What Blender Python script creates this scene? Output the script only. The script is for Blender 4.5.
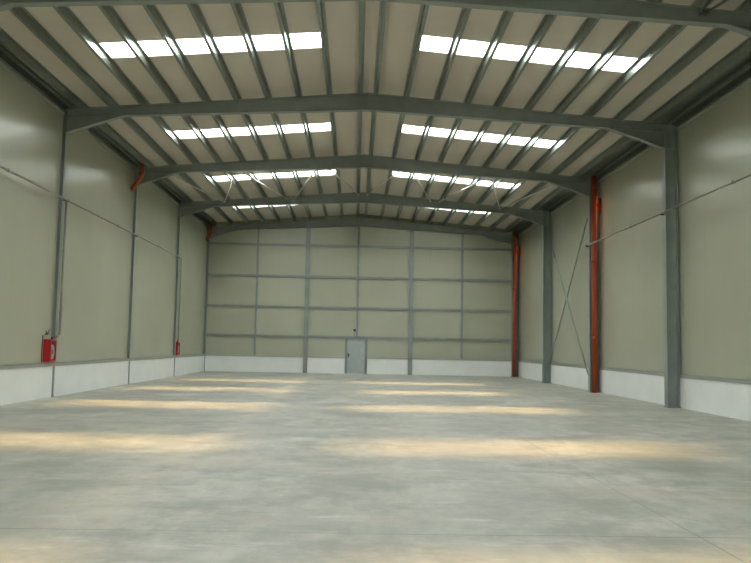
import bpy, bmesh, math
from mathutils import Vector, Matrix

S = bpy.context.scene
for o in list(bpy.data.objects):
    bpy.data.objects.remove(o)
COL = S.collection

# ------------------------------------------------------------------ camera
cam_d = bpy.data.cameras.new('camera')
cam = bpy.data.objects.new('camera', cam_d)
COL.objects.link(cam)
cam_d.sensor_fit = 'HORIZONTAL'
cam_d.sensor_width = 36.0
cam_d.lens = 780.0 * 36.0 / 751.0
cam_d.clip_end = 300
FW = Vector((0.02438852, 0.99631007, 0.08228883))
RT = Vector((0.99947891, -0.02604134, 0.01907227))
UP = Vector((-0.02114481, -0.08178081, 0.99642601))
m = Matrix((RT, UP, -FW)).transposed().to_4x4()
m.translation = Vector((-0.4264, 0.0, 1.622))
cam.matrix_world = m
S.camera = cam

# ------------------------------------------------------------------ sky, sun, exposure
SKY = (0.89, 0.93, 1.01)
SKY_STRENGTH = 24.5
SUN_STRENGTH = 25.0
SUN_COLOR = (1.0, 0.60, 0.25)
SUN_TO = Vector((1.35, 6.0, 9.1))
EXPOSURE = -0.11

w = bpy.data.worlds.new('sky')
S.world = w
w.use_nodes = True
bgn = w.node_tree.nodes['Background']
bgn.inputs[0].default_value = (*SKY, 1)
bgn.inputs[1].default_value = SKY_STRENGTH

sun_d = bpy.data.lights.new('sun', 'SUN')
sun_d.energy = SUN_STRENGTH
sun_d.color = SUN_COLOR
sun_d.angle = math.radians(10.5)
sun = bpy.data.objects.new('sun', sun_d)
sun.rotation_euler = (SUN_TO).to_track_quat('Z', 'Y').to_euler()
sun.location = (10, 60, 40)
COL.objects.link(sun)

S.view_settings.view_transform = 'Standard'
S.view_settings.look = 'None'
S.view_settings.gamma = 1
S.view_settings.use_curve_mapping = False
S.view_settings.exposure = EXPOSURE
S.cycles.max_bounces = 12
S.cycles.diffuse_bounces = 8
S.cycles.glossy_bounces = 4
S.cycles.transparent_max_bounces = 12
S.cycles.caustics_reflective = False
S.cycles.caustics_refractive = False
S.cycles.sample_clamp_indirect = 12

# ------------------------------------------------------------------ dimensions of the hall (metres)
XR = -0.195                     # ridge line
XL, XW = -9.105, 9.05            # wall panel faces left and right
XPL, XPR = -9.015, 9.01          # faces of the low white wall
XCL, XCR = -9.0, 8.634         # inner column faces
Y0, BAY = 15.13, 7.49
FR = [Y0 + BAY * i for i in range(-2, 5)]       # frame centre lines, FR[2] is the nearest in view
YB = 45.20                      # back wall face
YF = -0.75                      # front wall face
HALF = 8.80
ZRT, ZET = 9.08, 8.368          # rafter top at ridge and at the eaves
SL = (ZRT - ZET) / HALF
ZRB, ZHB, ZH, OH = 8.565, 7.645, 8.205, 7.2
PURLIN_H = 0.21
SKY_O0, SKY_O1 = 1.20, 6.62     # skylight extent either side of the ridge
def ztop(o): return ZRT - SL * o
def zroof(o): return ztop(o) + PURLIN_H + 0.004
SKY_Y = [(y + d, y + d + 1.03) for y, d in zip(FR, (3.2, 3.1, 3.27, 3.52, 3.20, 2.48))]

# sky portals: they only guide the sampling of the sky through the roof lights and the added gateway
def portal(name, loc, rot, sx, sy):
    d = bpy.data.lights.new(name, 'AREA')
    d.shape = 'RECTANGLE'; d.size = sx; d.size_y = sy
    d.cycles.is_portal = True
    o = bpy.data.objects.new(name, d)
    o.location = loc; o.rotation_euler = rot
    COL.objects.link(o)
for (a, b) in SKY_Y:
    for s in (-1, 1):
        o = (SKY_O0 + SKY_O1) / 2
        portal('sky_portal', (XR + s * o, (a + b) / 2, zroof(o) + 0.16), (0, s * math.atan(SL), 0), SKY_O1 - SKY_O0, b - a)

GX0, GX1, GZ = -1.6, 1.0, 2.2  # gateway opening added behind the viewer to light the hall
portal('sky_portal', ((GX0 + GX1) / 2, YF - 0.2, GZ / 2), (math.radians(90), 0, 0), GX1 - GX0, GZ)

# ------------------------------------------------------------------ materials
def s2l(c):
    return tuple(((v / 255) / 12.92 if v / 255 <= 0.04045 else ((v / 255 + 0.055) / 1.055) ** 2.4) for v in c)

class NT:
    def __init__(self, name):
        self.m = bpy.data.materials.new(name); self.m.use_nodes = True
        self.t = self.m.node_tree; self.b = self.t.nodes['Principled BSDF']
    def n(self, typ, **kw):
        x = self.t.nodes.new(typ)
        for k, v in kw.items(): setattr(x, k, v)
        return x
    def l(self, a, b): self.t.links.new(a, b)
    def math(self, op, a, b=None, c=None):
        x = self.n('ShaderNodeMath', operation=op)
        for i, v in enumerate((a, b, c)):
            if v is None: continue
            if isinstance(v, (int, float)): x.inputs[i].default_value = v
            else: self.l(v, x.inputs[i])
        return x.outputs[0]
    def coords(self):
        g = self.n('ShaderNodeNewGeometry'); sp = self.n('ShaderNodeSeparateXYZ')
        self.l(g.outputs['Position'], sp.inputs[0])
        return g.outputs['Position'], sp.outputs
    def noise(self, vec, scale, detail=3, rough=.55, stretch=None):
        if stretch:
            mp = self.n('ShaderNodeMapping'); mp.inputs['Scale'].default_value = stretch
            self.l(vec, mp.inputs[0]); vec = mp.outputs[0]
        x = self.n('ShaderNodeTexNoise'); x.inputs['Scale'].default_value = scale
        x.inputs['Detail'].default_value = detail; x.inputs['Roughness'].default_value = rough
        self.l(vec, x.inputs['Vector'])
        return x.outputs['Fac']
    def ramp(self, fac, stops):
        x = self.n('ShaderNodeValToRGB'); e = x.color_ramp.elements
        while len(e) < len(stops): e.new(0.5)
        for i, (p, c) in enumerate(stops):
            e[i].position = p
            e[i].color = (*c, 1) if not isinstance(c, (int, float)) else (c, c, c, 1)
        self.l(fac, x.inputs[0]); return x.outputs[0]
    def mix(self, fac, a, b, blend='MIX'):
        x = self.n('ShaderNodeMix', data_type='RGBA', blend_type=blend)
        for sck, v in ((x.inputs[0], fac), (x.inputs[6], a), (x.inputs[7], b)):
            if isinstance(v, (int, float)): sck.default_value = v
            elif isinstance(v, tuple): sck.default_value = (*v, 1)
            else: self.l(v, sck)
        return x.outputs[2]
    def bump(self, h, strength=.3, dist=.01):
        x = self.n('ShaderNodeBump'); x.inputs['Strength'].default_value = strength; x.inputs['Distance'].default_value = dist
        self.l(h, x.inputs['Height']); self.l(x.outputs[0], self.b.inputs['Normal'])
    def groove(self, c, spacing, width, off=0.0):
        # 1 on the panel, 0 in the joint
        f = self.math('FRACT', self.math('DIVIDE', self.math('SUBTRACT', c, off), spacing))
        d = self.math('MULTIPLY', self.math('ABSOLUTE', self.math('SUBTRACT', f, 0.5)), spacing)
        return self.math('LESS_THAN', d, spacing / 2 - width / 2)
    def set(self, rough=.5, metal=0, spec=.5):
        self.b.inputs['Roughness'].default_value = rough
        self.b.inputs['Metallic'].default_value = metal
        self.b.inputs['Specular IOR Level'].default_value = spec
        return self

def simple(name, rgb, rough=.5, metal=0, spec=.5, var=.12, scale=3.0):
    t = NT(name).set(rough, metal, spec)
    pos, _ = t.coords()
    c = s2l(rgb)
    f = t.noise(pos, scale, 4)
    col = t.ramp(f, [(.3, tuple(v * (1 - var) for v in c)), (.7, tuple(min(1, v * (1 + var)) for v in c))])
    t.l(col, t.b.inputs['Base Color'])
    return t.m

def panel_mat(name, rgb, axis, spacing, off=0.0, rough=.24, spec=.45, strength=.2):
    t = NT(name).set(rough, 0, spec)
    pos, sp = t.coords()
    c = s2l(rgb)
    f = t.noise(pos, .35, 3)
    base = t.ramp(f, [(.3, tuple(v * .95 for v in c)), (.7, tuple(v * 1.04 for v in c))])
    g = t.groove(sp[axis], spacing, .008, off)
    col = t.mix(g, tuple(v * .86 for v in c), base)
    t.l(col, t.b.inputs['Base Color'])
    wv = t.math('SINE', t.math('MULTIPLY', sp[axis], 2 * math.pi / .1))
    h = t.math('ADD', t.math('MULTIPLY', g, 1.0), t.math('MULTIPLY', wv, .03))
    t.bump(h, strength, .006)
    return t.m

def floor_mat():
    t = NT('concrete_floor').set(.5, 0, .35)
    pos, sp = t.coords()
    big = t.noise(pos, .16, 4, .6)
    mid = t.noise(pos, .55, 6, .62, (1.0, .55, 1))
    fine = t.noise(pos, 3.2, 6, .7, (1.0, .4, 1))
    grit = t.noise(pos, 40, 3, .6)
    a = t.ramp(mid, [(.32, s2l((146, 151, 140))), (.52, s2l((189, 191, 178))), (.70, s2l((216, 216, 204)))])
    a = t.mix(t.ramp(big, [(.38, 0.0), (.66, .55)]), a, s2l((172, 176, 165)))
    a = t.mix(t.ramp(fine, [(.36, .5), (.60, 0.0)]), a, s2l((146, 148, 138)))
    # pale scuffs and worn drive lane left of the middle
    str_ = t.noise(pos, 1.0, 8, .74, (.75, .9, 1))
    a = t.mix(t.ramp(str_, [(.40, .62), (.55, 0.0)]), a, s2l((134, 138, 127)))
    a = t.mix(t.ramp(t.noise(pos, .42, 5, .65, (.6, 1.5, 1)), [(.52, 0.0), (.70, .5)]), a, s2l((186, 178, 158)))
    # worn wheel lane running down the hall left of the middle
    wx = t.math('ADD', sp[0], t.math('MULTIPLY', t.math('SUBTRACT', t.noise(pos, .3, 3), .5), .9))
    ln = t.math('ABSOLUTE', t.math('SUBTRACT', wx, -2.9))
    lane = t.math('MULTIPLY', t.ramp(ln, [(0.05, .75), (.55, 0.0)]), t.ramp(t.noise(pos, .8, 6, .7), [(.4, 0.0), (.62, 1.0)]))
    a = t.mix(lane, a, s2l((214, 208, 188)))
    sc = t.noise(pos, 1.3, 8, .75, (.45, 1.6, 1))
    a = t.mix(t.ramp(sc, [(.57, 0.0), (.70, .65)]), a, s2l((216, 219, 212)))
    a = t.mix(t.math('MULTIPLY', grit, .16), a, s2l((118, 118, 108)))
    # saw cuts in the slab
    def line(c, at, wd):
        return t.math('LESS_THAN', t.math('ABSOLUTE', t.math('SUBTRACT', c, at)), wd)
    wob = t.math('MULTIPLY', t.math('SUBTRACT', t.noise(pos, .25, 2), .5), .16)
    yy = t.math('ADD', sp[1], wob)
    j = t.math('MAXIMUM', line(sp[0], 2.64, .009), line(yy, 6.92, .014))
    a = t.mix(t.math('MULTIPLY', j, t.ramp(big, [(.35, .12), (.6, .55)])), a, s2l((95, 95, 85)))
    t.l(a, t.b.inputs['Base Color'])
    r = t.ramp(mid, [(.3, .40), (.7, .58)])
    t.l(r, t.b.inputs['Roughness'])
    t.bump(t.math('ADD', t.math('MULTIPLY', fine, .5), t.math('MULTIPLY', grit, .3)), .12, .01)
    return t.m

def skylight_mat():
    t = NT('ribbed_polycarbonate')
    nt = t.t
    nt.nodes.remove(t.b)
    out = nt.nodes['Material Output']
    tr = t.n('ShaderNodeBsdfTransparent'); tr.inputs[0].default_value = (.82, .86, .84, 1)
    tl = t.n('ShaderNodeBsdfTranslucent'); tl.inputs[0].default_value = (.88, .90, .88, 1)
    gl = t.n('ShaderNodeBsdfGlossy'); gl.inputs['Roughness'].default_value = .25
    gl.inputs[0].default_value = (.8, .8, .8, 1)
    m1 = t.n('ShaderNodeMixShader'); m1.inputs[0].default_value = .45
    t.l(tr.outputs[0], m1.inputs[1]); t.l(tl.outputs[0], m1.inputs[2])
    m2 = t.n('ShaderNodeMixShader'); m2.inputs[0].default_value = .05
    t.l(m1.outputs[0], m2.inputs[1]); t.l(gl.outputs[0], m2.inputs[2])
    t.l(m2.outputs[0], out.inputs[0])
    return t.m

def glass_mat():
    t = NT('cabinet_glass'); nt = t.t; nt.nodes.remove(t.b)
    out = nt.nodes['Material Output']
    tr = t.n('ShaderNodeBsdfTransparent'); tr.inputs[0].default_value = (.9, .92, .92, 1)
    gl = t.n('ShaderNodeBsdfGlossy'); gl.inputs['Roughness'].default_value = .06
    mx = t.n('ShaderNodeMixShader'); mx.inputs[0].default_value = .10
    t.l(tr.outputs[0], mx.inputs[1]); t.l(gl.outputs[0], mx.inputs[2]); t.l(mx.outputs[0], out.inputs[0])
    return t.m

CREAM = (176, 179, 159)
M = {}
M['floor'] = floor_mat()
M['wall_y'] = panel_mat('cream_wall_panel', CREAM, 1, 1.1)
M['wall_x'] = panel_mat('cream_end_wall_panel', CREAM, 0, 1.1, .55)
M['ceiling'] = panel_mat('cream_roof_panel', (208, 200, 186), 1, 1.0, .3, .45, .35, .25)
M['plinth'] = simple('white_painted_concrete', (242, 247, 244), .6, 0, .35, .03, 1.2)
M['trim'] = simple('grey_flashing', (172, 176, 166), .5, .2, .4, .06)
M['steel'] = simple('grey_painted_steel', (138, 147, 142), .45, 0, .45, .10, 2.0)
M['zinc'] = simple('galvanized_steel', (132, 142, 132), .32, .75, .5, .12, 6.0)
M['pipe'] = simple('zinc_pipe', (152, 152, 136), .4, .3, .5, .06)
M['rod'] = simple('zinc_rod_painted_sheen', (226, 226, 216), .3, .2, .5, .03)  # near-white colour paints in the sky sheen on the roof rods
M['darkpipe'] = simple('dark_iron', (60, 58, 52), .5, .5, .5, .1)
M['orange'] = simple('orange_plastic_pipe', (166, 76, 42), .5, 0, .45, .08, 2.0)
M['red'] = simple('red_enamel', (172, 16, 24), .35, 0, .5, .06)
M['hose'] = simple('white_hose', (225, 215, 205), .7, 0, .3, .06)
M['black'] = simple('black_plastic', (26, 26, 26), .45, 0, .5, .1)
M['door'] = simple('grey_door_enamel', (168, 178, 176), .45, 0, .4, .04)
M['sky'] = skylight_mat()
M['glass'] = glass_mat()
M['lens'] = simple('frosted_lamp_cover', (225, 225, 215), .4, 0, .5, .03)
M['ground'] = simple('outside_paving', (150, 148, 138), .8, 0, .2, .1, .5)

# ------------------------------------------------------------------ mesh helpers
def box(bm, x0, x1, y0, y1, z0, z1):
    v = [bm.verts.new(p) for p in ((x0, y0, z0), (x1, y0, z0), (x1, y1, z0), (x0, y1, z0), (x0, y0, z1), (x1, y0, z1), (x1, y1, z1), (x0, y1, z1))]
    for f in ((3, 2, 1, 0), (4, 5, 6, 7), (0, 1, 5, 4), (1, 2, 6, 5), (2, 3, 7, 6), (3, 0, 4, 7)):
        bm.faces.new([v[i] for i in f])

def hexa(bm, p):
    """eight points: bottom ring of four, top ring of four"""
    v = [bm.verts.new(q) for q in p]
    for f in ((3, 2, 1, 0), (4, 5, 6, 7), (0, 1, 5, 4), (1, 2, 6, 5), (2, 3, 7, 6), (3, 0, 4, 7)):
        bm.faces.new([v[i] for i in f])

def prism_y(bm, poly, y0, y1):
    a = [bm.verts.new((x, y0, z)) for x, z in poly]
    b = [bm.verts.new((x, y1, z)) for x, z in poly]
    n = len(poly)
    bm.faces.new(a); bm.faces.new(b[::-1])
    for i in range(n):
        bm.faces.new((a[i], b[i], b[(i + 1) % n], a[(i + 1) % n]))

def prism_x(bm, poly, x0, x1):
    a = [bm.verts.new((x0, y, z)) for y, z in poly]
    b = [bm.verts.new((x1, y, z)) for y, z in poly]
    n = len(poly)
    bm.faces.new(a[::-1]); bm.faces.new(b)
    for i in range(n):
        bm.faces.new((a[i], a[(i + 1) % n], b[(i + 1) % n], b[i]))

def prism_z(bm, poly, z0, z1):
    a = [bm.verts.new((x, y, z0)) for x, y in poly]
    b = [bm.verts.new((x, y, z1)) for x, y in poly]
    n = len(poly)
    bm.faces.new(a[::-1]); bm.faces.new(b)
    for i in range(n):
        bm.faces.new((a[i], a[(i + 1) % n], b[(i + 1) % n], b[i]))

def tube(bm, pts, r, seg=12, bend=0.0):
    """round bar along a polyline; bend > 0 rounds the inner corners"""
    P = [Vector(p) for p in pts]
    if bend > 0 and len(P) > 2:
        Q = [P[0]]
        for i in range(1, len(P) - 1):
            a = (P[i - 1] - P[i]); b = (P[i + 1] - P[i])
            d = min(bend, a.length * .45, b.length * .45)
            a = P[i] + a.normalized() * d; b = P[i] + b.normalized() * d
            for k in range(7):
                t = k / 6
                Q.append(a * (1 - t) ** 2 + P[i] * 2 * t * (1 - t) + b * t * t)
        Q.append(P[-1]); P = Q
    rings = []
    prev = None
    for i, p in enumerate(P):
        if i == 0: d = P[1] - P[0]
        elif i == len(P) - 1: d = P[-1] - P[-2]
        else: d = (P[i + 1] - p).normalized() + (p - P[i - 1]).normalized()
        d.normalize()
        if prev is None:
            up = Vector((0, 0, 1)) if abs(d.z) < .9 else Vector((1, 0, 0))
            u = d.cross(up).normalized()
        else:
            u = (prev - d * prev.dot(d)).normalized()
        prev = u
        v = d.cross(u)
        rings.append([bm.verts.new(p + (u * math.cos(2 * math.pi * k / seg) + v * math.sin(2 * math.pi * k / seg)) * r) for k in range(seg)])
    for a, b in zip(rings, rings[1:]):
        for k in range(seg):
            f = bm.faces.new((a[k], a[(k + 1) % seg], b[(k + 1) % seg], b[k])); f.smooth = True
    bm.faces.new(rings[0][::-1]); bm.faces.new(rings[-1])

def obj(name, bm, mat, parent=None, bevel=0.0):
    bmesh.ops.recalc_face_normals(bm, faces=bm.faces)
    me = bpy.data.meshes.new(name); bm.to_mesh(me); bm.free()
    me.materials.append(mat)
    o = bpy.data.objects.new(name, me); COL.objects.link(o)
    if bevel:
        md = o.modifiers.new('bevel', 'BEVEL'); md.width = bevel; md.segments = 2; md.limit_method = 'ANGLE'
    if parent is not None:
        o.parent = parent
        o.matrix_parent_inverse = Matrix.Translation(-parent.location)
    return o

def thing(name, label, cat, loc, group=None):
    o = bpy.data.objects.new(name, None); COL.objects.link(o)
    o.empty_display_size = .2
    o.location = loc; o['label'] = label; o['category'] = cat
    if group: o['group'] = group
    return o

def tag(o, label, cat, group=None):
    o['label'] = label; o['category'] = cat
    if group: o['group'] = group
    return o

def struct(name, bm, mat, parent=None):
    o = obj(name, bm, mat, parent)
    if parent is None: o['kind'] = 'structure'
    return o
B = bmesh.new

# ------------------------------------------------------------------ room shell
bm = B(); box(bm, -9.3, 9.25, YF - .15, YB + .15, -.2, 0); struct('floor', bm, M['floor'])
bm = B(); box(bm, -40, 40, -60, YF - .15, -.25, -.03); struct('ground', bm, M['ground'])

bm = B(); box(bm, XL - .15, XL, YF, YB, .92, zroof(HALF) - .02); struct('wall_left', bm, M['wall_y'])
bm = B(); box(bm, XW, XW + .15, YF, YB, .92, zroof(HALF) - .02); struct('wall_right', bm, M['wall_y'])
bm = B(); box(bm, XL - .15, XPL, YF, YB, 0, .92); struct('baseboard_left', bm, M['plinth'])
bm = B(); box(bm, XPR, XW + .15, YF, YB, 0, .92); struct('baseboard_right', bm, M['plinth'])

# back wall around the door opening
DX0, DX1, DZ = -.93, .21, 2.05
zl, zr, zt = zroof(XR - XL), zroof(XW - XR), zroof(0)
bm = B()
prism_y(bm, [(XL, .92), (DX0, .92), (DX0, zroof(XR - DX0)), (XL, zl)], YB, YB + .15)
prism_y(bm, [(DX0, DZ), (DX1, DZ), (DX1, zroof(DX1 - XR)), (XR, zt), (DX0, zroof(XR - DX0))], YB, YB + .15)
prism_y(bm, [(DX1, .92), (XW, .92), (XW, zr), (DX1, zroof(DX1 - XR))], YB, YB + .15)
struct('wall_back', bm, M['wall_x'])
bm = B()
box(bm, XPL, DX0, YB - .03, YB + .15, 0, .92)
box(bm, DX1, XPR, YB - .03, YB + .15, 0, .92)
struct('baseboard_back', bm, M['plinth'])

# front wall behind the viewer, with an unseen gateway added to let in sky light
bm = B()
prism_y(bm, [(XL, 0), (GX0, 0), (GX0, zroof(XR - GX0)), (XL, zl)], YF - .15, YF)
prism_y(bm, [(GX0, GZ), (GX1, GZ), (GX1, zroof(GX1 - XR)), (XR, zt), (GX0, zroof(XR - GX0))], YF - .15, YF)
prism_y(bm, [(GX1, 0), (XW, 0), (XW, zr), (GX1, zroof(GX1 - XR))], YF - .15, YF)
struct('wall_front', bm, M['wall_x'])

# grey flashing on top of the low white wall
bm = B(); box(bm, XL - .05, XPL + .025, YF, YB - .06, .875, .985); tr = struct('trim_1', bm, M['trim'])
bm = B(); box(bm, XPL + .0255, XPL + .04, YF, YB - .06, .958, .99); obj('lip', bm, M['steel'], tr)  # darker strip stands in for the shadow line of the lip
bm = B(); box(bm, XPR - .025, XW + .05, YF, YB - .06, .875, .985); tr = struct('trim_2', bm, M['trim'])
bm = B(); box(bm, XPR - .04, XPR - .0255, YF, YB - .06, .958, .99); obj('lip', bm, M['steel'], tr)  # same painted shadow line, right side
bm = B()
box(bm, XPL + .03, DX0 - .07, YB - .06, YB + .02, .885, .975)
box(bm, DX1 + .07, XPR - .03, YB - .06, YB + .02, .885, .975)
struct('trim_3', bm, M['trim'])

# roof panels with the openings for the skylights
def slab(bm, s, o0, o1, y0, y1, t=.11):
    p = []
    for dz in (0, t):
        for (o, y) in ((o0, y0), (o1, y0), (o1, y1), (o0, y1)):
            p.append((XR + s * o, y, zroof(o) + dz))
    hexa(bm, p)
bm = B()
OE = 9.45
for s in (-1, 1):
    y = YF - .15
    for (a, b) in SKY_Y:
        slab(bm, s, 0, OE, y, a)
        slab(bm, s, 0, SKY_O0, a, b)
        slab(bm, s, SKY_O1, OE, a, b)
        y = b
    slab(bm, s, 0, OE, y, YB + .15)
struct('ceiling', bm, M['ceiling'])

# skylights: ribbed translucent sheets, each with a flashing frame round its opening
n = 0
for (a, b) in SKY_Y:
    for s in (-1, 1):
        n += 1
        bm = B()
        N = 24
        prof = []
        for k in range(N + 1):
            yy = a + (b - a) * k / N
            prof.append((yy, .012 * (1 if (k // 2) % 2 else 0)))
        for lay in (0,):
            r0 = [bm.verts.new((XR + s * SKY_O0, yy, zroof(SKY_O0) + .095 + h)) for yy, h in prof]
            r1 = [bm.verts.new((XR + s * SKY_O1, yy, zroof(SKY_O1) + .095 + h)) for yy, h in prof]
            for k in range(N):
                bm.faces.new((r0[k], r1[k], r1[k + 1], r0[k + 1]))
        win = struct('window_%d' % n, bm, M['sky'])
        bm = B()
        e = .03
        slab2 = []
        for (o0, o1, y0, y1) in ((SKY_O0, SKY_O1, a, a + e), (SKY_O0, SKY_O1, b - e, b)):
            p = []
            for dz in (-.006, .09):
                for (o, y) in ((o0, y0), (o1, y0), (o1, y1), (o0, y1)):
                    p.append((XR + s * o, y, zroof(o) + dz))
            hexa(bm, p)
        struct('window_frame', bm, M['trim'], win)

# door in the back wall
bm = B()
box(bm, DX0 - .07, DX0 + .06, YB - .09, YB - .03, 0, DZ + .02)
box(bm, DX1 - .06, DX1 + .07, YB - .09, YB - .03, 0, DZ + .02)
box(bm, DX0 + .06, DX1 - .06, YB - .09, YB - .03, DZ - .05, DZ + .02)
dr = struct('door_1', bm, M['steel'])
bm = B(); box(bm, DX0 + .002, DX1 - .002, YB - .029, YB + .03, .004, DZ - .002); leaf = obj('door_leaf', bm, M['door'], dr)
bm = B()
box(bm, DX0 + .09, DX0 + .15, YB - .045, YB - .0295, .93, 1.17)
tube(bm, [(DX0 + .12, YB - .04, 1.08), (DX0 + .12, YB - .105, 1.08), (DX0 + .26, YB - .105, 1.08)], .013, 8, .02)
obj('door_handle', bm, M['black'], dr)
for z in (.3, 1.05, 1.8):
    bm = B(); tube(bm, [(DX1 - .066, YB - .042, z - .06), (DX1 - .066, YB - .042, z + .06)], .012, 8)
    obj('hinge', bm, M['zinc'], dr)

# ------------------------------------------------------------------ steel portal frames
FRAME_WORDS = {2: 'nearest', 3: 'second', 4: 'third', 5: 'fourth', 6: 'farthest'}
COLS = {
    (-1, 2): 'grey steel column in the left wall under the nearest roof beam',
    (-1, 3): 'grey steel column in the left wall just behind the nearer red hose cabinet',
    (-1, 4): 'grey steel column in the left wall directly below the orange elbow pipe nearer the viewer',
    (-1, 5): 'grey steel column in the left wall just before the far red hose cabinet',
    (-1, 6): 'grey steel column in the far left corner of the hall at the back wall',
    (1, 2): 'grey steel column on the right wall under the nearest roof beam',
    (1, 3): 'wide grey steel column standing free of pipes on the right wall, nearest in view',
    (1, 4): 'grey steel column on the right wall partly hidden behind the nearer orange downpipe',
    (1, 5): 'grey steel column on the right wall beyond the crossed brace rods, without a downpipe',
    (1, 6): 'grey steel column in the far right corner behind the farther orange downpipe',
}
def column(s, i):
    y = FR[i]
    t = thing('steel_column', COLS[(s, i)], 'column', (s * 8.8 if s > 0 else -9.02, y, 0), 'steel columns along the side walls')
    xi = XCL if s < 0 else XCR
    xo = xi + s * .36 if s > 0 else xi - .104
    hw, tf = (.125 if s > 0 else .06), .018
    zb, ztp = .03, ztop(HALF) - .02
    a, b = sorted((xi, xi + s * tf))
    bm = B(); box(bm, a, b, y - hw, y + hw, zb, ztp); obj('inner_flange', bm, M['steel'], t)
    a, b = sorted((xi + s * tf, xo - s * tf if s > 0 else xo))
    bm = B(); box(bm, a, b, y - .008, y + .008, zb, ztp); obj('web', bm, M['steel'], t)
    if s > 0:
        bm = B(); box(bm, xo - tf, xo, y - hw, y + hw, zb, ztp); obj('outer_flange', bm, M['steel'], t)
        bm = B()
        box(bm, xi + tf, xo - tf, y - hw + .01, y + hw - .01, ZHB - .02, ZHB)
        obj('stiffener', bm, M['steel'], t)
    a, b = sorted((xi - s * .012, (XPR - .002 if s > 0 else XPL + .001)))
    bm = B(); box(bm, a, b, y - hw - .02, y + hw + .02, 0, .03); obj('base_plate', bm, M['steel'], t)
for i in range(2, 7):
    for s in (-1, 1): column(s, i)

def rafter(s, i):
    y = FR[i]
    side = 'left' if s < 0 else 'right'
    where = {2: 'nearest grey roof beam, cut by the top edge of the picture', 3: 'nearest grey roof beam seen whole',
             4: 'grey roof beam just in front of the diagonal roof rods',
             5: 'grey roof beam just behind the diagonal roof rods', 6: 'grey roof beam against the back wall'}[i]
    t = thing('steel_rafter', '%s half of the %s' % (side, where), 'roof beam', (XR + s * 4.4, y, ZRB), 'steel roof rafters')
    hw, tf = .10, .018
    if i == 6: hw = .095
    oe = abs((XCL if s < 0 else XCR) - XR) - .001
    o0 = .012
    X = lambda o: XR + s * o
    zb = lambda o: ZRB + (ZH - ZRB) * o / OH
    # web, top flange and the straight bottom flange
    bm = B()
    prism_y(bm, [(X(o0), ztop(o0) - tf), (X(oe), ztop(oe) - tf), (X(oe), zb(oe)), (X(o0), zb(o0) + tf)], y - .007, y + .007)
    prism_y(bm, [(X(o0), ztop(o0)), (X(oe), ztop(oe)), (X(oe), ztop(oe) - tf), (X(o0), ztop(o0) - tf)], y - hw, y + hw)
    prism_y(bm, [(X(o0), zb(o0) + tf), (X(oe), zb(oe) + tf), (X(oe), zb(oe)), (X(o0), zb(o0))], y - hw, y + hw)
    obj('beam', bm, M['steel'], t)
    # tapered haunch at the column
    bm = B()
    prism_y(bm, [(X(OH), zb(OH)), (X(oe), zb(oe)), (X(oe), ZHB + tf)], y - .0075, y + .0075)
    prism_y(bm, [(X(OH - .05), zb(OH)), (X(OH + .1), zb(OH + .1)), (X(oe), ZHB + tf), (X(oe), ZHB)], y - hw, y + hw)
    obj('haunch', bm, M['steel'], t)
    # bolted plates at ridge and column
    bm = B(); a, b = sorted((X(.0005), X(o0))); box(bm, a, b, y - hw, y + hw, ZRB - .02, ZRT + .01); pl = obj('end_plate', bm, M['steel'], t)
for i in range(2, 7):
    for s in (-1, 1): rafter(s, i)

# ------------------------------------------------------------------ purlins, eave beams, gutters
ORD = ['first', 'second', 'third', 'fourth', 'fifth', 'sixth', 'seventh', 'eighth', 'ninth', 'tenth']
YA, YZ = YF + .02, YB - .01
for s in (-1, 1):
    side = 'left' if s < 0 else 'right'
    for k in range(10):
        o = .23 + .913 * k
        h, fl, t_ = PURLIN_H, .075, .006
        x = XR + s * o
        zt_ = lambda oo: zroof(oo) - .003
        ob, ot = o + fl, o - fl            # bottom lip points down the slope, top flange up the slope
        bm = B()
        zbm = ztop(o) + .001
        # web
        prism_y(bm, [(XR + s * (o - t_ / 2), zbm), (XR + s * (o + t_ / 2), zbm), (XR + s * (o + t_ / 2), zt_(o)), (XR + s * (o - t_ / 2), zt_(o))], YA, YZ)
        # bottom flange with its small return lip
        prism_y(bm, [(XR + s * o, zbm), (XR + s * ob, zbm - SL * fl), (XR + s * ob, zbm - SL * fl + t_), (XR + s * o, zbm + t_)], YA, YZ)
        prism_y(bm, [(XR + s * (ob - t_), zbm - SL * fl), (XR + s * ob, zbm - SL * fl), (XR + s * ob, zbm - SL * fl + .022), (XR + s * (ob - t_), zbm - SL * fl + .022)], YA, YZ)
        # top flange
        prism_y(bm, [(XR + s * o, zt_(o)), (XR + s * ot, zt_(ot)), (XR + s * ot, zt_(ot) - t_), (XR + s * o, zt_(o) - t_)], YA, YZ)
        p = obj('purlin', bm, M['zinc'])
        if k == 0: lab = 'galvanized roof purlin nearest the ridge on its %s side' % side
        elif k == 9: lab = 'outermost galvanized roof purlin above the %s wall' % side
        else: lab = 'galvanized roof purlin, %s to the %s of the ridge' % (ORD[k], side)
        tag(p, lab, 'purlin', 'galvanized roof purlins')
    # small cleat pieces holding the ridge pair belong to the ridge spacer
for y in (18.2,):
    pass

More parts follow.
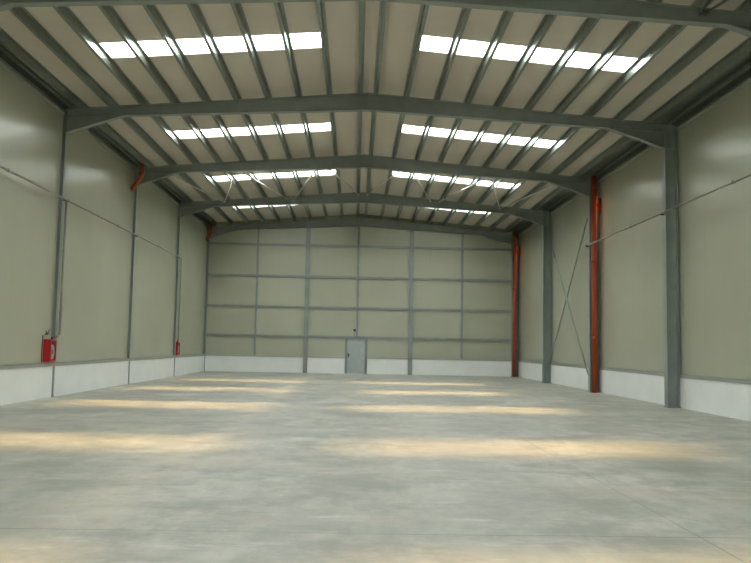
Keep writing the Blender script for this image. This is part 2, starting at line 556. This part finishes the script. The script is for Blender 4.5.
for s in (-1, 1):
    side = 'left' if s < 0 else 'right'
    xw = XL if s < 0 else XW
    # eave beam: a channel lying along the wall head
    t = thing('eave_beam', 'dark steel eave channel along the top of the %s wall' % side, 'beam', (xw - s * .1, 22, 8.2), 'eave beams')
    def B2(x0, x1, z0, z1, name, mat, par):
        a, b = sorted((x0, x1))
        bm = B(); box(bm, a, b, YA, YZ, z0, z1); return obj(name, bm, mat, par)
    zt2 = ztop(HALF) + .02
    B2(xw - s * .004, xw - s * .010, 8.30, zt2 + .138, 'web', M['zinc'], t)
    B2(xw - s * .010, xw - s * .085, 8.30, 8.307, 'bottom_flange', M['zinc'], t)
    B2(xw - s * .079, xw - s * .085, 8.307, 8.33, 'lip', M['zinc'], t)
    # second channel beside it and the gutter sheet closing the gap to the outermost purlin
    g = thing('eave_gutter', 'dark galvanized gutter channel under the roof edge above the %s wall' % side, 'gutter', (xw - s * .25, 22, 8.4), 'eave gutters')
    B2(xw - s * .21, xw - s * .217, 8.40, zt2 + .138, 'channel_web', M['zinc'], g)
    B2(xw - s * .217, xw - s * .29, 8.40, 8.407, 'channel_flange', M['zinc'], g)
    a, b = sorted((xw - s * .012, XR + s * 8.475))
    bm = B(); box(bm, a, b, YA, YZ, zt2 + .14, zt2 + .146); obj('gutter_sheet', bm, M['zinc'], g)
    # wall-head flashing
    tr = B2(xw - s * .001, xw - s * .025, 8.19, 8.27, 'trim_%d' % (4 if s < 0 else 5), M['trim'], None)
    tr['kind'] = 'structure'

# ------------------------------------------------------------------ back wall posts and rails
def post(x, w_, z0, z1, d, label, name, group):
    bm = B()
    if w_ > .2:
        t = thing(name, label, 'post', (x, YB - .1, 0), group)
        bm = B(); box(bm, x - w_ / 2, x + w_ / 2, YB - d, YB - d + .016, z0, z1); obj('front_flange', bm, M['steel'], t)
        bm = B(); box(bm, x - .008, x + .008, YB - d + .016, YB - .032, z0, z1); obj('web', bm, M['steel'], t)
        if z0 == 0:
            bm = B(); box(bm, x - w_ / 2 - .02, x + w_ / 2 + .02, YB - d - .01, YB - .031, 0, .02); obj('base_plate', bm, M['steel'], t)
    else:
        box(bm, x - w_ / 2, x + w_ / 2, YB - d, YB - .001, z0, z1)
        tag(obj(name, bm, M['steel'], None, .004), label, 'post', group)
zb6 = lambda x: ZRB + (ZH - ZRB) * min(abs(x - XR), OH) / OH
post(-3.27, .25, 0, zb6(-3.27) - .004, .20, 'wide grey steel post standing on the floor against the back wall, left of the door', 'wind_post', 'wide posts of the back wall')
post(2.75, .25, 0, zb6(2.75) - .004, .20, 'wide grey steel post standing on the floor against the back wall, right of the door', 'wind_post', 'wide posts of the back wall')
post(-6.18, .11, .98, zb6(-6.18) - .004, .085, 'slim grey post on the back wall, between the left corner and the wide left post', 'wall_post', 'slim posts of the back wall')
post(-.34, .11, DZ + .03, zb6(-.34) - .004, .085, 'slim grey post on the back wall rising from above the door to the ridge', 'wall_post', 'slim posts of the back wall')
post(5.74, .11, .98, zb6(5.74) - .004, .085, 'slim grey post on the back wall, between the wide right post and the right corner', 'wall_post', 'slim posts of the back wall')

for (z, lab) in ((7.38, 'topmost grey rail across the back wall, just under the roof beam'),
                 (5.55, 'second grey rail from the top across the back wall'),
                 (3.77, 'third grey rail from the top across the back wall, at mid height'),
                 (2.09, 'lowest grey rail across the back wall, level with the top of the door')):
    bm = B()
    y1 = YB - .001
    box(bm, XCL - .1, XCR + .3, y1 - .07, y1, z - .07, z - .064)
    box(bm, XCL - .1, XCR + .3, y1 - .07, y1 - .064, z - .064, z + .064)
    box(bm, XCL - .1, XCR + .3, y1 - .07, y1, z + .064, z + .07)
    tag(obj('wall_rail', bm, M['steel']), lab, 'rail', 'rails across the back wall')

# small lamp over the door
t = thing('emergency_lamp', 'small dark lamp fixed to the slim post above the back door', 'lamp', (-.46, YB - .1, 2.45))
bm = B(); box(bm, -.54, -.40, YB - .16, YB - .09, 2.36, 2.56); obj('housing', bm, M['black'], t, .01)
bm = B(); box(bm, -.525, -.415, YB - .175, YB - .161, 2.375, 2.42); obj('lamp_cover', bm, M['lens'], t, .004)
bm = B(); tube(bm, [(-.47, YB - .12, 2.36), (-.47, YB - .12, 2.17)], .008, 6); obj('cable', bm, M['black'], t)

# ------------------------------------------------------------------ brace rods
def rod(name, a, b, r, label, cat, group, mat='zinc'):
    a, b = Vector(a), Vector(b)
    t = thing(name, label, cat, (a + b) / 2, group)
    bm = B(); tube(bm, [a, b], r, 10); obj('rod', bm, M[mat], t)
    d = (b - a).normalized()
    bm = B(); mid = a + (b - a) * .22
    tube(bm, [mid - d * .11, mid + d * .11], r * 1.7, 8); obj('turnbuckle', bm, M[mat], t)
    for p, e in ((a, 1), (b, -1)):
        bm = B(); tube(bm, [p, p + d * .12 * e], r * 1.5, 8); obj('fork_end', bm, M[mat], t)

xb = 8.80
ya, yb_ = FR[4] + .14, FR[5] - .14
rod('wall_brace', (xb + .03, ya, 7.55), (xb + .03, yb_, .55), .030, 'crossed wall rod sloping from top of the orange downpipe down to the plain column foot', 'brace rod', 'crossed rods on the right wall', 'steel')
rod('wall_brace', (xb - .045, yb_, 7.55), (xb - .045, ya, .30), .030, 'crossed wall rod sloping from top of the plain column down to the orange downpipe foot', 'brace rod', 'crossed rods on the right wall', 'steel')

nodesA = [1.6, 4.85, 8.1]       # on the frame nearer the viewer
nodesB = [0.0, 3.25, 6.65]      # on the frame behind
RL = {
    (1, 0): 'from the ridge outwards', (1, 1): 'second', (1, 2): 'third', (1, 3): 'fourth', (1, 4): 'fifth, next to the wall'}
words_r = ['%s of the ridge, first diagonal roof rod from the middle',
           '%s of the ridge, second diagonal roof rod from the middle',
           '%s of the ridge, third diagonal roof rod from the middle',
           '%s of the ridge, fourth diagonal roof rod from the middle',
           '%s of the ridge, outermost diagonal roof rod next to the wall']
zig = [(1.85, 0.22), (1.6, 3.25), (5.3, 3.75), (4.85, 6.65), (8.1, 6.75)]
for s in (-1, 1):
    side = 'left' if s < 0 else 'right'
    for k, (oa, ob) in enumerate(zig):
        za, zb_ = ztop(oa) - .10, ztop(ob) - .10
        sh = .05 if k % 2 else -.05
        rod('roof_brace', (XR + s * (oa + sh), FR[4] + .03, za), (XR + s * (ob + (sh if k else 0)), FR[5] - .03, zb_), .028, 'thin galvanized rod ' + words_r[k] % side, 'brace rod', 'diagonal roof rods', 'rod')
for k, (oa, ob) in enumerate([(4.85, 6.65), (8.1, 6.65)]):
    sh = -.05 if k == 0 else .05
    rod('roof_brace', (XR + oa, FR[1] + .03, ztop(oa) - .1), (XR + ob + sh, FR[2] - .03, ztop(ob) - .10), .032,
        ['thin roof rod before the nearest roof beam, upper right edge, leaning toward the ridge',
         'thin roof rod before the nearest roof beam, upper right edge, leaning toward the wall'][k], 'brace rod', 'diagonal roof rods')

# ------------------------------------------------------------------ pipes
t = thing('water_pipe', 'thin grey water pipe along the left wall feeding the two red hose cabinets', 'pipe', (-8.93, 20, 5.7))
xp = -8.93
YD1, YD2 = FR[3] + .11, FR[5] + .22
bm = B(); tube(bm, [(xp, YF + .05, 5.70), (xp, YD2, 5.70), (xp, YD2, 1.69)], .03, 10, .10); obj('main_run', bm, M['pipe'], t)
bm = B(); tube(bm, [(xp, YD1, 5.69), (xp, YD1, 1.74), (xp, YD1 - .30, 1.70)], .040, 12, .08); obj('drop_pipe', bm, M['pipe'], t)
for y in (8.0, 14.5, 18.9, 22.62 + .24, 25.6, 27.7, 30.11, 33.4):
    bm = B(); tube(bm, [(xp, y - .05, 5.70), (xp, y + .05, 5.70)], .043, 10); obj('coupling', bm, M['pipe'], t)
for y in (FR[2], FR[3], FR[4], FR[5]):
    bm = B(); box(bm, XCL + .001, xp - .028, y - .03, y + .03, 5.68, 5.72); box(bm, XCL + .001, xp + .02, y - .03, y + .03, 5.655, 5.668)
    obj('bracket', bm, M['darkpipe'], t)
for z in (2.4, 4.2):
    bm = B(); tube(bm, [(XL + .002, YD1, z), (xp, YD1, z)], .012, 8); tube(bm, [(xp, YD1, z - .03), (xp, YD1, z + .03)], .036, 10)
    obj('pipe_clip', bm, M['pipe'], t)
    bm = B(); tube(bm, [(XL + .002, YD2, z), (xp, YD2, z)], .012, 8); tube(bm, [(xp, YD2, z - .03), (xp, YD2, z + .03)], .04, 10)
    obj('pipe_clip', bm, M['pipe'], t)

t = thing('water_pipe', 'thin grey water pipe along the right wall, ending at the nearer orange downpipe', 'pipe', (8.55, 15, 5.7))
xq = 8.555
bm = B(); tube(bm, [(xq, YF + .05, 5.70), (xq, FR[4] - .02, 5.70)], .03, 10); obj('main_run', bm, M['pipe'], t)
bm = B(); tube(bm, [(xq, FR[4] - .04, 5.70), (xq, FR[4] + .03, 5.70)], .042, 10); obj('end_cap', bm, M['darkpipe'], t)
for y in (11.5, 18.25, 22.3, 25.2):
    bm = B(); tube(bm, [(xq, y - .05, 5.70), (xq, y + .05, 5.70)], .044, 10); obj('coupling', bm, M['pipe'], t)
for y in (FR[2], FR[3], FR[4]):
    bm = B(); box(bm, xq - .02, XCR - .001, y - .03, y + .03, 5.64, 5.668); obj('bracket', bm, M['darkpipe'], t)

# orange plastic downpipes on the right, elbows on the left
def downpipe(i, xc, yc, label, tee):
    t = thing('downpipe', label, 'pipe', (xc, yc, 0), 'orange downpipes on the right wall')
    r = .108
    bm = B(); tube(bm, [(xc, yc, 0), (xc, yc, 8.392)], r, 20); obj('pipe', bm, M['orange'], t)
    for z in (2.0, 5.0, 7.9):
        bm = B(); tube(bm, [(xc, yc, z), (xc, yc, z + .16)], r + .012, 20); obj('socket', bm, M['orange'], t)
    bm = B()
    tube(bm, [(xc + r * .8, yc, 7.26), (XW - .07, yc, 7.26)], .055, 12)
    br = obj('branch', bm, M['orange'], t)
    bm = B(); tube(bm, [(XW - .068, yc, 7.02), (XW - .068, yc, 7.52)], .064, 12); obj('branch_cap', bm, M['orange'], br)
downpipe(4, 8.765, FR[4] - .27, 'orange plastic downpipe in front of a column on the right wall, nearer of the two', True)
downpipe(6, 8.72, FR[6] - .30, 'orange plastic downpipe in the far right corner by the back wall', True)

def elbow(i, y, x, z, label):
    t = thing('drain_elbow', label, 'pipe', (-8.86, y, 7.5), 'orange elbow pipes on the left wall')
    bm = B(); tube(bm, [(x, y, 8.385), (x, y, z), (XL + .012, y, z - .5)], .085, 18, .10); obj('pipe', bm, M['orange'], t)
    bm = B(); tube(bm, [(x, y, z + .1), (x, y, z + .22)], .097, 18); obj('socket', bm, M['orange'], t)
elbow(4, FR[4] - .50, -8.72, 7.88, 'orange drain elbow high on the left wall, nearer of the two')
elbow(6, FR[6] - .40, -8.84, 7.96, 'orange drain elbow high in the far left corner at the back wall')

# ------------------------------------------------------------------ red fire hose cabinets
def cabinet(y0, label):
    W, H, D = .43, .63, .19
    x0, z0 = XL + .002, 1.005
    x1 = x0 + D
    t = thing('fire_hose_cabinet', label, 'hose cabinet', (x0, y0 + W / 2, z0), 'red fire hose cabinets')
    th = .012
    bm = B()
    box(bm, x0, x0 + th, y0, y0 + W, z0, z0 + H)
    box(bm, x0 + th, x1, y0, y0 + th, z0, z0 + H)
    box(bm, x0 + th, x1, y0 + W - th, y0 + W, z0, z0 + H)
    box(bm, x0 + th, x1, y0 + th, y0 + W - th, z0, z0 + th)
    box(bm, x0 + th, x1, y0 + th, y0 + W - th, z0 + H - th, z0 + H)
    obj('body', bm, M['red'], t)
    bm = B(); fw = .05
    xd0, xd1 = x1 + .001, x1 + .018
    box(bm, xd0, xd1, y0, y0 + fw, z0, z0 + H)
    box(bm, xd0, xd1, y0 + W - fw, y0 + W, z0, z0 + H)
    box(bm, xd0, xd1, y0 + fw, y0 + W - fw, z0, z0 + fw)
    box(bm, xd0, xd1, y0 + fw, y0 + W - fw, z0 + H - fw, z0 + H)
    d = obj('door', bm, M['red'], t)
    bm = B(); box(bm, xd0 + .006, xd0 + .010, y0 + fw, y0 + W - fw, z0 + fw, z0 + H - fw); obj('pane', bm, M['glass'], d)
    bm = B(); box(bm, xd1, xd1 + .02, y0 + .015, y0 + .035, z0 + .26, z0 + .36); obj('handle', bm, M['zinc'], d)
    # coiled hose on its reel
    bm = B()
    cy, cz = y0 + W / 2, z0 + .27
    for q in range(3):
        xx = x0 + .06 + .05 * q
        pts = [(xx, cy + .145 * math.cos(a * math.pi / 12), cz + .19 * math.sin(a * math.pi / 12)) for a in range(24)]
        tube(bm, pts + [pts[0]], .024, 8)
        pts = [(xx, cy + .09 * math.cos(a * math.pi / 12), cz + .12 * math.sin(a * math.pi / 12)) for a in range(24)]
        tube(bm, pts + [pts[0]], .024, 8)
    obj('hose', bm, M['hose'], t)
    bm = B(); tube(bm, [(x0 + th, cy, cz), (x1 - .015, cy, cz)], .055, 14); obj('reel_hub', bm, M['red'], t)
    bm = B(); tube(bm, [(x0 + .1, y0 + .34, z0 + H - .14), (x0 + .1, y0 + .34, z0 + H + .07)], .026, 10)
    tube(bm, [(x0 + .1, y0 + .28, z0 + H - .10), (x0 + .1, y0 + .40, z0 + H - .10)], .02, 8)
    obj('valve', bm, M['darkpipe'], t)
    return t
cabinet(FR[3] - .60, 'red fire hose cabinet on the left wall, nearer of the two')
cabinet(FR[5] + .08, 'red fire hose cabinet on the left wall, farther one toward the back')

# lever valve on the wall above the nearer cabinet
t = thing('lever_valve', 'small dark lever valve on the left wall just above the nearer red cabinet', 'valve', (XL, FR[3] - .45, 1.85))
yv = FR[3] - .50
bm = B(); tube(bm, [(XL + .002, yv, 1.78), (XL + .09, yv, 1.78)], .018, 8); obj('body', bm, M['darkpipe'], t)
bm = B(); tube(bm, [(XL + .07, yv - .13, 1.86), (XL + .07, yv, 1.78), (XL + .07, yv + .10, 1.90)], .012, 8); obj('lever', bm, M['darkpipe'], t)
bm = B(); tube(bm, [(XL + .013, FR[3] - .70, 1.0), (XL + .013, FR[3] - .70, 1.74)], .010, 8)
tag(obj('conduit', bm, M['darkpipe']), 'thin dark upright conduit on the left wall, beside the nearer red cabinet', 'conduit')
